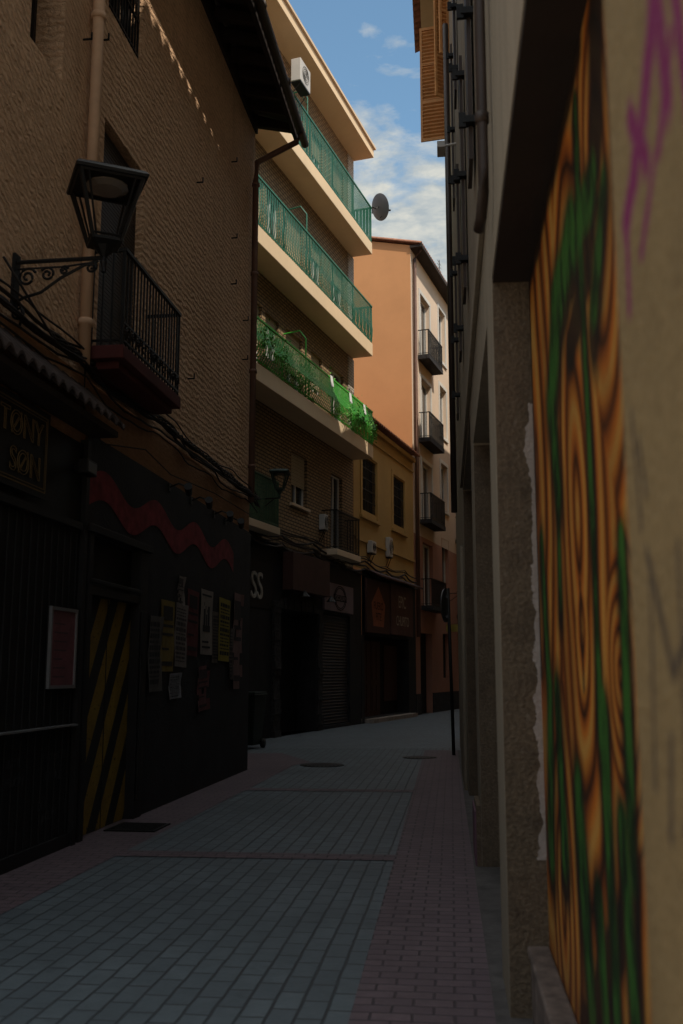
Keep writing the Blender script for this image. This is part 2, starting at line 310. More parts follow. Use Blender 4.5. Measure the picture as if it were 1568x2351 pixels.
# ------------------------------------------------------------------ helpers
def window(t,s0,s1,z0,z1,o,blind=0,frame=m_white,mull=True,glass=m_glass,fw=.05,bm=m_blind):
    g=Part("window_glass",t,glass); g.quad((s0,o,z0),(s1,o,z0),(s1,o,z1),(s0,o,z1)); g.done()
    f=Part("window_frame",t,frame)
    f.box(s0,s0+fw,o+.002,o+.05,z0,z1); f.box(s1-fw,s1,o+.002,o+.05,z0,z1); f.box(s0+fw,s1-fw,o+.002,o+.05,z0,z0+fw); f.box(s0+fw,s1-fw,o+.002,o+.05,z1-fw,z1)
    if mull: f.box((s0+s1)/2-fw*.6,(s0+s1)/2+fw*.6,o+.002,o+.045,z0+fw,z1-fw)
    f.done()
    if blind:
        b=Part("roller_blind",t,bm); zb=z1-(z1-z0)*blind; z=z1
        while z>zb: b.box(s0+.01,s1-.01,o+.055,o+.075+.008*((int(z*100))%2),z-.045,z-.004); z-=.05
        b.done()
def railing(t,mat,s0,s1,o,z0,z1,sp=.11,r=.009,ow=0,scroll=False,ends=True,name="railing"):
    p=Part(name,t,mat)
    p.box(s0-.015,s1+.015,o-.02,o+.02,z1-.02,z1+.015); p.box(s0,s1,o-.012,o+.012,z0+.05,z0+.075)
    if ends:
        for s in (s0,s1): p.box(s-.018,s+.018,ow,o-.02,z1-.022,z1+.012); p.box(s-.01,s+.01,ow,o,z0+.052,z0+.073)
    n=int((s1-s0)/sp)
    for i in range(n+1):
        s=s0+(s1-s0)*i/n; p.box(s-r,s+r,o-r,o+r,z0,z1)
    if ends:
        m=max(1,int((o-ow)/sp))
        for i in range(1,m+1):
            q=ow+(o-ow)*i/m-.02
            for s in (s0,s1): p.box(s-r,s+r,q-r,q+r,z0,z1)
    if scroll:
        n=int((s1-s0)/.16)
        p.box(s0,s1,o-.01,o+.01,z0+.24,z0+.26)
        for i in range(n):
            c=s0+(s1-s0)*(i+.5)/n
            p.tube([(c+.07*math.cos(a)*(1-a/14),o+.02,z0+.155+.07*math.sin(a)*(1-a/14)) for a in [k*.5 for k in range(20)]],.008,4)
    return p.done()
def text(t,body,s,o,z,size,mat,name="lettering",ext=.004,align='LEFT',sx=1,rotz=0):
    c=bpy.data.curves.new(name,"FONT"); c.body=body; c.size=size; c.extrude=ext; c.align_x=align; c.materials.append(mat)
    ob=bpy.data.objects.new(name,c); COL.objects.link(ob); parent(ob,t)
    ob.location=(s,t.fr.sg*o,z); ob.rotation_euler=(math.pi/2,rotz,0); ob.scale=(sx,1,1); return ob
def lantern(t,s,o,z0,h,mi=m_iron,mg=m_lampglass,rot=.5):
    rt=.34*h/.5; rb=.15*h/.5
    n=4; p=Part("lantern_frame",t,mi)
    p.rings((s,o),[(z0+h-.01,rt+.05),(z0+h+.015,rt+.06),(z0+h+.05,rt+.02),(z0+h*1.16,rt*.72),(z0+h*1.19,rt*.70),(z0+h*1.20,rt*.3)],n,rot)
    p.rings((s,o),[(z0-.03,rb*.7),(z0,rb+.02),(z0+.025,rb+.02)],n,rot)
    p.rings((s,o),[(z0-.22,.02),(z0-.16,.035),(z0-.12,.02),(z0-.03,rb*.6)],8,rot)
    for k in range(n):
        a=rot+2*math.pi*k/n; c,d=math.cos(a),math.sin(a)
        p.tube([(s+c*rb,o+d*rb,z0),(s+c*rt,o+d*rt,z0+h)],.020,5)
        a2=rot+2*math.pi*(k+1)/n; c2,d2=math.cos(a2),math.sin(a2)
        p.tube([(s+c*rt,o+d*rt,z0+h-.01),(s+c2*rt,o+d2*rt,z0+h-.01)],.018,5)
        for f in (.12,.88): p.tube([(s+rb*(c+(c2-c)*f),o+rb*(d+(d2-d)*f),z0),(s+rt*(c+(c2-c)*f),o+rt*(d+(d2-d)*f),z0+h)],.010,4)
        rm=rb+(rt-rb)*.08; p.tube([(s+c*rm,o+d*rm,z0+h*.08),(s+c2*rm,o+d2*rm,z0+h*.08)],.012,4)
    p.done()
    g=Part("lamp_reflector",t,mg); g.rings((s,o),[(z0+h*.9,rt*.35),(z0+h-.03,rt*.5),(z0+h-.015,rt*.5)],14,rot); g.done()
def spiral(p,s,o,z,r,turns=1.6,dirn=1,start=0,tr=.012,plane='oz'):
    pts=[]
    for k in range(26):
        f=k/25; a=start+dirn*f*turns*2*math.pi; rr=r*(1-f*.8); pts.append((s,o+rr*math.cos(a),z+rr*math.sin(a)))
    p.tube(pts,tr,5)
def leafcloud(p,c,rad,n,size):
    for i in range(n):
        v=Vector((random.gauss(0,.45),random.gauss(0,.45),random.gauss(0,.45))); q=Vector((c[0]+v.x*rad[0],c[1]+v.y*rad[1],c[2]+v.z*rad[2]))
        a=Vector((random.uniform(-1,1),random.uniform(-1,1),random.uniform(-1,1))).normalized()*size; b=a.cross(Vector((random.uniform(-1,1),random.uniform(-1,1),.3))).normalized()*size*.5
        p.quad(tuple(q-a),tuple(q+b),tuple(q+a),tuple(q-b))

# ------------------------------------------------------------------ LEFT BUILDING
lb=Top("stucco_house",L)
SE=.55; SB=-12  # house ends early out of view so plaza light fills the street
holesU=[(-8.55,-7.85,7.25,8.95,.35),(-6.75,-5.65,8.85,10.55,.22),(-6.72,-5.4,4.9,7.55,.16)]
p=Part("upper_walls",lb,m_stucco)
p.wall(SB,SE,4.55,11.5,0,holesU)
p.quad((SE,0,4.55),(SE,-7,4.55),(SE,-7,11.5),(SE,0,11.5)); p.quad((SB,0,0),(SB,-7,0),(SB,-7,11.5),(SB,0,11.5)); p.quad((SB,-7,0),(SE,-7,0),(SE,-7,11.5),(SB,-7,11.5))
p.done()
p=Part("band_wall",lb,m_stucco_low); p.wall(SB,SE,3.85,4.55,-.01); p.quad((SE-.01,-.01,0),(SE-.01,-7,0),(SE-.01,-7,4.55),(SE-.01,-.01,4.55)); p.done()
window(lb,-8.55,-7.85,7.25,8.95,-.34,frame=m_beam)
window(lb,-6.75,-5.65,8.85,10.55,-.2,frame=m_beam)
g=Part("window_grille",lb,m_iron)
for i in range(12): s=-6.7+i*.092; g.box(s,s+.02,-.06,-.04,8.87,10.5)
for z in (8.95,9.4,9.85,10.3): g.box(-6.73,-5.67,-.065,-.035,z,z+.03)
g.done()
d=Part("balcony_blind",lb,m_browniron)
z=4.92
while z<7.5: d.box(-6.7,-5.42,-.13,-.10+.012,z,z+.034); z+=.045
d.box(-6.7,-5.42,-.16,-.13,4.9,7.55); d.done()
b=Part("balcony_slab",lb,m_redslab,bevel=.01); b.box(-7.1,-5.12,0.002,.44,4.70,4.84); b.box(-7.0,-5.2,0.003,.36,4.62,4.70); b.done()
railing(lb,m_iron,-7.05,-5.16,.41,4.84,5.86,.095,.008,scroll=True)
EZ=.14
roof=Part("roof_tiles",lb,m_tile); roof.corr(SB-.2,SE+.35,(.86,11.58+EZ),(-4,13.6+EZ)); roof.done()
b=Part("eave_boards",lb,m_beam)
b.add([(SB-.2,.80,11.47+EZ),(SE+.3,.80,11.47+EZ),(SE+.3,-4,13.45+EZ),(SB-.2,-4,13.45+EZ),(SB-.2,.80,11.52+EZ),(SE+.3,.80,11.52+EZ),(SE+.3,-4,13.5+EZ),(SB-.2,-4,13.5+EZ)],[(0,1,2,3),(4,5,6,7),(0,1,5,4),(1,2,6,5),(2,3,7,6),(3,0,4,7)])
s=SB
while s<SE+.3:
    b.add([(s,0,11.5+EZ),(s+.11,0,11.5+EZ),(s+.11,.74,11.33+EZ),(s,.74,11.33+EZ),(s,0,11.72+EZ),(s+.11,0,11.72+EZ),(s+.11,.74,11.46+EZ),(s,.74,11.46+EZ)],[(0,1,2,3),(0,1,5,4),(1,2,6,5),(2,3,7,6),(3,0,4,7)]); s+=.52
b.box(SB-.1,SE+.28,.70,.76,11.28+EZ,11.48+EZ); b.box(SB,SE,.002,.05,11.5,11.9); b.done()
g=Part("gutter",lb,m_browniron,True); g.tube([(SB-.2,.86,11.38+EZ),(-6,.86,11.36+EZ),(SE+.45,.86,11.34+EZ)],.075,12)
for i in range(6): g.tube([(-11+2*i,.86,11.38+EZ),(-10.94+2*i,.86,11.38+EZ)],.092,12)
g.done()
g=Part("downpipe",lb,m_pipe2,True); g.tube([(SE-.05,.86,11.30+EZ),(SE-.05,.80,11.12+EZ),(SE-.1,.30,10.85+EZ),(SE-.25,.1,10.65+EZ),(SE-.3,.09,10.4),(SE-.3,.09,4.5)],.055,10)
for z in (10.3,8.6,6.8,5.1): g.tube([(SE-.3,.09,z),(SE-.3,.09,z+.06)],.07,10)
g.done()
g=Part("downpipe",lb,m_pipe,True); g.tube([(-7.22,.085,11.3),(-7.22,.085,4.6)],.06,12)
for z in (8.35,6.6,5.0): g.tube([(-7.22,.085,z),(-7.22,.085,z+.07)],.075,12)
g.done()
g=Part("wall_hooks",lb,m_iron)
for (s,z) in [(-6.95,8.3),(-7.7,8.25),(-7.4,8.0),(-3.2,8.6),(-1.1,8.7),(-1.1,7.9),(-.2,7.6),(-.2,6.9),(-1.2,10.0),(-3.4,5.6)]:
    g.box(s,s+.015,0,.1,z,z+.015); g.box(s,s+.015,.085,.1,z,z+.08)
g.done()
cb=Top("cable_bundle",L)
def cable(p,s0,s1,z,o,r,amp,step=.22,sag=0):
    n=int((s1-s0)/step); ph=random.random()*6
    p.tube([(s0+(s1-s0)*i/n,o+.025*math.sin(i*.9+ph),z+sag*math.sin(math.pi*((i*step)%2.4)/2.4)*-1+amp*math.sin(i*.37+ph)+random.uniform(-.01,.01)) for i in range(n+1)],r,6)
c=Part("cables",cb,m_cable,True)
for (z,o,r,a,sg) in [(4.70,.06,.018,.03,.03),(4.66,.10,.014,.04,.05),(4.62,.07,.022,.02,.04),(4.56,.09,.012,.04,.08),(4.75,.08,.010,.05,.02),(4.50,.06,.010,.03,.10),(4.60,.12,.012,.04,.06)]: cable(c,SB,SE+.3,z,o,r,a,sag=sg)
for ph in (0,2.1,4.2):
    c.tube([( -8+ i*.045,.11+.02*math.cos(i*.55+ph),4.64+.02*math.sin(i*.55+ph)) for i in range(int(8.8/.045))],.011,5)
c.tube([(-7.1,.05,4.7),(-7.12,.06,4.2),(-6.6,.06,3.95),(-5.2,.05,4.2),(-4.2,.05,4.1),(-2,.05,4.25),(.4,.05,4.3)],.008,5)
c.tube([(-8.9,.05,5.0),(-8.0,.1,4.62),(-7.3,.08,4.75),(-7.0,.07,4.9)],.012,5)
c.done()
sf=Top("bar_front",L)
p=Part("shop_wall",sf,m_blackwood); p.wall(SB,-6.95,0,3.85,.02)
p.box(-6.98,-6.9,-.02,.07,0,3.9)
p.box(-10.5,-7.0,.02,.05,0,.12)
for i in range(24): s=-10.4+i*.145; p.box(s,s+.012,.02,.032,.12,3.0)
p.box(-10.6,-7.05,.022,.075,2.98,3.05)
p.done()
p=Part("ledge",sf,m_metal); p.box(-9.4,-7.02,.02,.10,1.11,1.125); p.done()
p=Part("tiled_awning",sf,m_tiledark); p.corr(SB,-6.75,(.36,4.08),(0,4.42),.2,.04); p.done()
p=Part("awning_board",sf,m_beam); p.box(SB,-6.78,.02,.3,3.96,4.02); p.done()
sg=Top("bar_sign",L)
p=Part("panel",sg,m_blackwood); p.box(-9.6,-7.93,.06,.09,3.12,3.9); p.done()
p=Part("border",sg,m_goldletter)
for (q,w) in ((.05,.012),(.08,.008)):
    p.box(-9.6+q,-7.93-q,.092,.095,3.12+q,3.12+q+w); p.box(-9.6+q,-7.93-q,.092,.095,3.9-q-w,3.9-q); p.box(-7.93-q-w,-7.93-q,.092,.095,3.12+q+w,3.9-q-w)
p.done()
def outline(t,body,s,o,z,size):
    for (ob_off,sz) in ((0,size),):
        ob=text(t,body,s,o,z,sz,m_goldletter,align='RIGHT',ext=0); c=ob.data; c.fill_mode='NONE'; c.bevel_depth=.0045
outline(sg,"TØNY",-8.08,.097,3.57,.29); outline(sg,"SØN",-8.10,.097,3.26,.29)
fp_=Top("framed_notice",L)
p=Part("frame",fp_,m_metal); p.box(-7.68,-7.65,.05,.08,1.46,2.2); p.box(-7.11,-7.08,.05,.08,1.46,2.2); p.box(-7.65,-7.11,.05,.08,1.46,1.49); p.box(-7.65,-7.11,.05,.08,2.17,2.2); p.done()
p=Part("notice",fp_,basic("pink_paper",(.17,.06,.07),.5,var=.3,nsc=8,bump=0)); p.box(-7.65,-7.11,.05,.065,1.49,2.17); p.done()
p=Part("print",fp_,basic("faded_print",(.10,.06,.065),.6))
for i in range(7): p.box(-7.58,-7.58+random.uniform(.2,.4),.066,.067,1.56+i*.08,1.575+i*.08)
p.done()
fl=Top("floodlight",L); p=Part("housing",fl,m_iron,bevel=.008); p.box(-7.3,-7.05,.1,.2,3.5,3.64); p.box(-7.2,-7.15,.02,.1,3.55,3.6); p.done()
p=Part("lens",fl,basic("lens",(.08,.08,.08),.3)); p.box(-7.28,-7.07,.2,.205,3.52,3.62); p.done()
ch=Top("chalk_graffiti",L)
for (b_,s,z,h,r) in [("CSS",-8.85,.86,.2,0),("SISTER",-8.35,.82,.11,0),("MOON",-8.35,.66,.13,0),("I WANT ALL",-7.62,.82,.12,0),("SERENCE",-7.6,.66,.11,.05),("DO",-7.7,.40,.13,-.1),("UNION",-7.65,.27,.13,-.15)]:
    text(ch,b_,s,.0335,z,h,m_chalk,sx=.85,rotz=r,ext=.001)
cf=Top("club_front",L)
p=Part("painted_wall",cf,m_blackwall); p.wall(-6.9,SE-.02,0,4.0,.03,[(-6.8,-4.98,0,2.98,.13)]); p.quad((SE-.02,.03,0),(SE-.02,-3,0),(SE-.02,-3,4.0),(SE-.02,.03,4.0)); p.quad((-6.9,.03,4.0),(SE-.02,.03,4.0),(SE-.02,-.02,4.0),(-6.9,-.02,4.0)); p.done()
p=Part("wave_band",cf,m_wave)
n=110; vs=[];fs=[]
for i in range(n+1):
    s=-6.82+ (6.1)*i/n; zc=3.42-.035*(s+6.8)/6+.115*math.cos((s+6.40)/1.72*2*math.pi); th_=.155
    vs+=[(s,.036,zc-th_),(s,.036,zc+th_)]
for i in range(n): fs.append((2*i,2*i+1,2*i+3,2*i+2))
p.add(vs,fs); p.done()
p=Part("door_surround",cf,m_blackwood,bevel=.006)
p.box(-6.8,-6.69,-.1,.06,0,3.0); p.box(-5.24,-4.98,-.1,.06,0,3.0); p.box(-6.86,-4.9,.0,.09,3.0,3.08); p.box(-6.69,-5.24,-.1,.05,2.38,2.47)
p.box(-6.74,-5.2,.05,.07,2.50,2.54); p.box(-6.69,-5.24,-.1,-.06,2.47,3.0); p.box(-5.2,-5.02,.06,.08,.2,2.3); p.done()
p=Part("striped_door",cf,m_stripes); p.box(-6.69,-5.24,-.09,-.05,.01,2.38); p.done()
p=Part("door_leaf_joint",cf,m_blackwood); p.box(-5.97,-5.955,-.05,-.045,.01,2.38); p.done()
for s in (-4.2,-3.2,-2.0,-1.3):
    t=Top("spotlight",L); p=Part("arm",t,m_iron); p.tube([(s,.03,3.93),(s,.16,3.98),(s,.28,3.93)],.012,6); p.tube([(s-.06,.30,3.93),(s+.10,.27,3.86)],.05,10,rf=[.055,.04]); p.box(s-.04,s+.04,.03,.05,3.88,3.98); p.done()
def poster(s0,s1,z0,z1,base,ink,style,o=.036,rot=0,curl=0):
    t=Top("poster",L); w=s1-s0; h=z1-z0
    base=sc(base,.95)
    mt=basic("paper",base,.8,var=.2,nsc=5,bump=.3,bsc=14,dirt=.5); mi=basic("ink",ink,.8,var=.3,nsc=9,bump=0)
    p=Part("sheet",t,mt); nx,nz=5,8
    def q(i,j,e=0):
        a=i/nx-.5; b=j/nz-.5; x=a*w; zz=b*h; x,zz=x*math.cos(rot)-zz*math.sin(rot),x*math.sin(rot)+zz*math.cos(rot)
        cu=curl*max(0,abs(a)*2-.5)**2*abs(b)*2*.12+.003*math.sin(i*2.1+j*1.3)
        return ((s0+s1)/2+x,o+.004+cu+e,(z0+z1)/2+zz)
    vs=[q(i,j) for j in range(nz+1) for i in range(nx+1)]
    p.add(vs,[(j*(nx+1)+i,j*(nx+1)+i+1,(j+1)*(nx+1)+i+1,(j+1)*(nx+1)+i) for j in range(nz) for i in range(nx) if not(style=='torn' and random.random()<.14)]); p.done()
    p=Part("print",t,mi)
    def r(a0,a1,b0,b1):
        pts=[]
        for a,b in((a0,b0),(a1,b0),(a1,b1),(a0,b1)):
            x=(a-.5)*w; zz=(b-.5)*h; x,zz=x*math.cos(rot)-zz*math.sin(rot),x*math.sin(rot)+zz*math.cos(rot); pts.append(((s0+s1)/2+x,o+.0085,(z0+z1)/2+zz))
        p.quad(*pts)
    if style=='text':
        b=.92
        while b>.08:
            hh=random.choice((.02,.035,.06)); a=.1
            while a<.88:
                wd=random.uniform(.05,.2); r(a,min(.92,a+wd),b-hh,b); a+=wd+.03
            b-=hh+.03
    elif style=='castle':
        r(.2,.8,.35,.45); r(.25,.4,.45,.7); r(.45,.55,.45,.62); r(.6,.75,.45,.75); r(.15,.85,.1,.13); r(.15,.7,.18,.21); r(.1,.9,.9,.93)
        for i in range(4): r(.28+.12*i,.33+.12*i,.75-.05*i,.8-.05*i)
    else:
        r(.1,.9,.62,.66); r(.1,.9,.5,.54); r(.1,.6,.3,.33); r(.15,.85,.72,.92); r(.1,.9,.08,.14)
    p.done()
poster(-4.86,-4.36,1.38,2.28,(.12,.11,.10),(.03,.03,.03),'text',rot=.02,curl=1)
poster(-4.40,-3.84,1.62,2.50,(.24,.17,.04),(.03,.025,.02),'block',o=.038)
poster(-3.82,-3.28,1.68,2.50,(.24,.21,.19),(.06,.05,.05),'text',rot=-.03,curl=.5)
poster(-3.28,-2.72,1.83,2.72,(.15,.035,.035),(.02,.012,.012),'block',o=.037,rot=-.03)
poster(-2.62,-1.98,1.86,2.78,(.30,.26,.22),(.03,.03,.03),'castle',curl=.3)
poster(-1.96,-1.62,1.75,2.5,(.13,.10,.08),(.03,.03,.03),'text')
poster(-1.60,-.92,1.78,2.73,(.36,.29,.04),(.02,.02,.015),'text',o=.040,rot=-.02)
poster(-.72,-.08,1.35,2.88,(.22,.13,.12),(.05,.04,.04),'torn',curl=1)
poster(-.95,-.68,1.5,2.3,(.14,.12,.11),(.04,.03,.03),'text',curl=1)
poster(-4.02,-3.50,1.28,1.60,(.26,.26,.28),(.1,.1,.1),'text',rot=.03,curl=.6)
poster(-2.72,-2.1,1.08,1.70,(.16,.06,.06),(.05,.03,.03),'torn',rot=.05,curl=1)
poster(-3.75,-3.45,2.48,2.86,(.22,.19,.17),(.06,.05,.05),'torn',o=.035,curl=1)
t=Top("street_lamp",L); s=-8.6; lo=.80
lantern(t,s,lo,5.20,.54,rot=.25)
p=Part("bracket_arm",t,m_iron)
p.tube([(s,0,5.08),(s,lo,5.08)],.018,6); p.tube([(s,0,5.02),(s,.45,5.02),(s,.75,5.05)],.009,5)
p.tube([(s,.02,4.72),(s,.10,4.76),(s,.25,4.80),(s,.42,4.92),(s,.62,5.02),(s,.75,5.06)],.013,6)
p.tube([(s,lo,4.95),(s,lo,5.24)],.022,8); p.box(s-.05,s+.05,0,.03,4.65,5.15)
spiral(p,s,.12,4.94,.085,1.7,1,.5); spiral(p,s,.30,4.96,.065,1.6,-1,2.6); spiral(p,s,.45,4.985,.04,1.5,1,.5); spiral(p,s,lo-.11,5.00,.05,1.5,-1,1.2); spiral(p,s,.06,4.63,.07,1.5,1,2)
p.tube([(s,.06,4.72),(s,.10,4.6),(s,.07,4.5)],.012,5)
p.done()

# ------------------------------------------------------------------ MID APARTMENT BUILDING
ab=Top("apartment_building",M)
S0,S1=-17,0.0
wh=[]
fl=[8.88,12.33,15.84]
for z in fl:
    for s in (-15.2,-11.6,-8.8,-5.9,-2.2): wh.append((s,s+1.25,z+.02,z+2.15,.18))
    for s in (-13.4,-7.3,-3.9): wh.append((s,s+.9,z+.9,z+2.1,.18))
w1=[(-5.4,-4.2,6.2,7.65,.18),(-2.15,-1.1,5.35,7.65,.18),(-9.2,-8.2,5.35,7.65,.18)]
p=Part("brick_walls",ab,m_brick); p.wall(S0,S1,4.9,19.0,0,wh+w1)
p.quad((S1,0,0),(S1,-9,0),(S1,-9,19),(S1,0,19)); p.quad((S0,0,0),(S0,-9,0),(S0,-9,19),(S0,0,19)); p.quad((S0,-9,0),(S1,-9,0),(S1,-9,19),(S0,-9,19)); p.done()
p=Part("white_brick_edge",ab,brickm("white_brick",(.62,.56,.46),(.5,.44,.36),(.16,.13,.1),.26,.095,.016)); 
for z0,z1 in ((8.9,11.86),(12.35,15.43),(15.86,18.98)): p.box(-.55,.02,.001,.03,z0,z1)
p.done()
for i,h in enumerate(wh): window(ab,h[0],h[1],h[2],h[3],-.16,blind=random.choice((0,.25,.5,.8,.35)),fw=.06)
window(ab,-5.4,-4.2,6.2,7.65,-.16,blind=.62); window(ab,-2.15,-1.1,5.35,7.65,-.16,blind=0); window(ab,-9.2,-8.2,5.35,7.65,-.16,blind=.4)
p=Part("window_sill",ab,m_cream); p.box(-5.5,-4.1,0,.08,6.12,6.19); p.done()
for k,(z0,z1) in enumerate(((8.46,8.88),(11.90,12.33),(15.45,15.84))):
    p=Part("balcony_slab",ab,m_soffit,bevel=.01); p.box(S0,S1-.1,.002,.72,z0,z1); p.done()
p=Part("roof_slab",ab,m_soffit,bevel=.01); p.box(S0,S1+.05,-9,.75,19.0,19.3); p.done()
p=Part("roof_edge",ab,m_cream); p.box(S0,S1+.1,.2,.82,19.3,19.38); p.done()
for (z0,z1,mat,bel) in ((8.88,10.0,m_green,.16),(12.33,13.6,m_teal,0.05),(15.84,17.1,m_teal,0)):
    p=Part("balcony_railing",ab,mat)
    def slat(s,o,ds,do):
        prof=[(z0+.03,0),(z0+.25,bel*.8),(z0+.45,bel),(z0+.7,bel*.5),(z1-.02,0)] if bel else [(z0+.03,0),(z1-.02,0)]
        for a in range(len(prof)-1):
            (za,ba),(zb,bb)=prof[a],prof[a+1]
            oa,ob=(ba,bb) if do==0 else (0,0); sa,sb=(0,0) if do==0 else (ba,bb)
            p.quad((s+sa,o+oa,za),(s+sa+ds,o+oa+do,za),(s+sb+ds,o+ob+do,zb),(s+sb,o+ob,zb))
            if do==0:
                p.quad((s+ds,o+oa,za),(s+ds,o+oa-.03,za),(s+ds,o+ob-.03,zb),(s+ds,o+ob,zb))
    s=S0
    while s<S1-.14: slat(s,.70,.066,0); s+=.118
    o=.05
    while o<.68: slat(S1-.12,o,0,.066); o+=.118
    p.box(S0,S1-.10,.68,.72,z1-.02,z1+.03); p.box(S1-.14,S1-.10,0,.68,z1-.02,z1+.03); p.box(S0,S1-.12,.685,.705,z0+.06,z0+.1)
    for q in range(int((S1-S0)/1.9)): s=S1-.12-1.9*q; p.box(s-.02,s+.02,.65,.685,z0,z1)
    for sd in (-6.1,-12.6):
        p.tube([(sd,.02,z1+.75),(sd,.5,z1+.8),(sd,.68,z1+.55),(sd,.68,z0)],.022,6)
        if bel==0: p.tube([(sd-.5,.68,z1+.35),(sd,.68,z1+.35)],.018,6)
    p.done()
p=Part("balcony_plants",ab,m_leaf)
for s in (-9.6,-9.1,-8.5,-7.6,-6.8,-5.9,-5.2,-3.5,-2.8,-2.1,-1.6,-1.1,-.6):
    leafcloud(p,(s,.48,9.4+random.uniform(0,.5)),(.30,.12,.42),120,.05)
for s in (-9.4,-8.9,-8.2,-3.0,-2.3,-1.7,-1.0,-.5): leafcloud(p,(s,.92,9.05+random.uniform(0,.5)),(.24,.06,.38),60,.045)
p.done()
p=Part("flower_pots",ab,m_tile)
for s in (-9.6,-8.5,-6.8,-5.2,-3.5,-2.1,-.8): p.rings((s,.45),[(8.89,.1),(9.12,.14),(9.12,.11)],12)
p.done()
p=Part("laundry",ab,m_cloth)
for s,z in ((-4.3,9.75),(-2.6,9.7),(-1.2,9.7)):
    p.add([(s,.74,z+.3),(s+.16,.75,z+.3),(s+.2,.78,z),(s+.02,.76,z-.03)],[(0,1,2,3)])
p.done()
p=Part("balcony_slab",ab,m_cream,bevel=.01); p.box(-3.0,-.75,0.002,.5,5.02,5.2); p.box(-10,-7.35,.002,.5,5.02,5.2); p.done()
railing(ab,m_iron,-2.95,-.8,.46,5.2,6.36,.09,.008); railing(ab,basic("dull_green",(.04,.09,.05),.6),-9.9,-7.4,.46,5.2,6.36,.07,.010)
def ac(s0,s1,o0,o1,z0,z1,fr,sh=True):
    t=Top("air_conditioner",fr); p=Part("casing",t,m_acwhite,bevel=.015); p.box(s0,s1,o0,o1,z0,z1); p.done()
    p=Part("fan_grille",t,m_iron); c=(s0+s1)/2; r=(z1-z0)*.36
    for k in range(1,5): p.tube([(c+r*k/4*math.cos(a*.35),o1+.008,(z0+z1)/2+r*k/4*math.sin(a*.35)) for a in range(19)],.006,4)
    p.box(s0+.03,s1-.03,o0,o1,z0-.04,z0-.003); 
    for q in (s0+.08,s1-.08): p.tube([(q,o1-.05,z0-.03),(q,o0-.02,z0-.35)],.012,5)
    p.done()
ac(-7.5,-6.75,.74,1.02,17.3,17.95,M); ac(-3.25,-2.95,.02,.2,5.75,6.2,M)
t=Top("satellite_dish",M); 
cx,co_,cz=.18,.86,17.25; nrm=Vector((.80,.52,.30)).normalized()
a1=nrm.cross(Vector((0,0,1))).normalized(); a2=nrm.cross(a1)
p=Part("reflector",t,m_dish,True); vs=[];fs=[]; N=28;K=6
for k in range(K+1):
    for i in range(N):
        r=.46*k/K; a=2*math.pi*i/N; q=Vector((cx,co_,cz))+a1*r*math.cos(a)*.92+a2*r*math.sin(a)+nrm*(r*r*.45); vs.append(tuple(q))
for k in range(K):
    for i in range(N): fs.append((k*N+i,k*N+(i+1)%N,(k+1)*N+(i+1)%N,(k+1)*N+i))
p.add(vs,fs); p.done()
p=Part("feed_arm",t,m_iron); f=Vector((cx,co_,cz))+nrm*.5-Vector((0,0,.12)); p.tube([(cx,co_,cz-.44),tuple(f)],.012,6); p.tube([tuple(f-nrm*.04),tuple(f+nrm*.06)],.035,8)
p.tube([(cx,co_,cz),(cx-.1,co_-.06,cz-.1),(-.12,.74,cz-.12),(-.12,.74,16.9)],.022,6); p.done()
t=Top("street_lamp",M); lantern(t,-8.25,.85,6.0,.42,mi=basic("green_iron",(.02,.04,.03),.5))
p=Part("bracket_arm",t,m_iron); p.tube([(-8.25,0,5.8),(-8.25,.85,5.8)],.018,6); p.tube([(-8.25,0,5.4),(-8.25,.3,5.5),(-8.25,.7,5.78)],.012,6); p.done()
sh=Top("shop_fronts",M)
p=Part("fascia_walls",sh,m_blackwall)
p.wall(S0,.7,0,4.9,.04,[(-6.3,-3.5,0,3.25,.6),(-3.05,-.45,.1,3.35,.12),(-9.8,-8.4,0,3.0,.5)])
p.done()
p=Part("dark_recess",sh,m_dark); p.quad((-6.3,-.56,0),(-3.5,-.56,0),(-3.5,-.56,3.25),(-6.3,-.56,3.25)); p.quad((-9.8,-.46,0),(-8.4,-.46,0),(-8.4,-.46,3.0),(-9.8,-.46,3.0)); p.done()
p=Part("stone_surround",sh,m_stone)
for (a0,a1) in ((-6.75,-6.3),(-3.5,-3.12)):
    z=0
    while z<3.4:
        h=random.uniform(.14,.26); p.box(a0+random.uniform(0,.02),a1-random.uniform(0,.02),.045,.09+random.uniform(0,.07),z,z+h-.012); z+=h
for i in range(12): s=-6.3+i*.235; p.box(s,s+.22,.045,.1+random.uniform(0,.06),3.27,3.5+random.uniform(0,.05))
p.done()
p=Part("roller_shutter",sh,m_shutter); z=.1
while z<3.34:
    p.add([(-3.05,-.06,z),(-.45,-.06,z),(-.45,-.03,z+.045),(-3.05,-.03,z+.045),(-.45,-.06,z+.09),(-3.05,-.06,z+.09)],[(0,1,2,3),(3,2,4,5)]); z+=.09
p.done()
sg=Top("bar_sign",M); p=Part("brown_box",sg,m_darkbrown,bevel=.01); p.box(-6.2,-3.35,.1,.4,3.75,4.75); p.done()
sg=Top("shop_sign",M)
text(sg,"SS",-8.15,.06,3.42,.95,m_letter,ext=.03,sx=.85)
p=Part("panel",sg,m_blackwood); p.box(-9.7,-6.75,.041,.055,3.2,4.35); p.done()
sg=Top("shop_sign",M); p=Part("panel",sg,m_signgrey,bevel=.01); p.box(-3.05,-.42,.05,.14,3.42,4.25); p.done()
p=Part("ring_mark",sg,m_dark)
for rr in (.36,.30): p.tube([(-1.7+rr*1.5*math.cos(a*.25),.145,3.84+rr*math.sin(a*.25)) for a in range(26)],.012,4)
p.box(-2.3,-1.1,.141,.146,3.74,3.93); p.done()
text(sg,"BOCADAM",-1.7,.148,3.775,.2,m_signgrey,align='CENTER',ext=.002,sx=1.1)
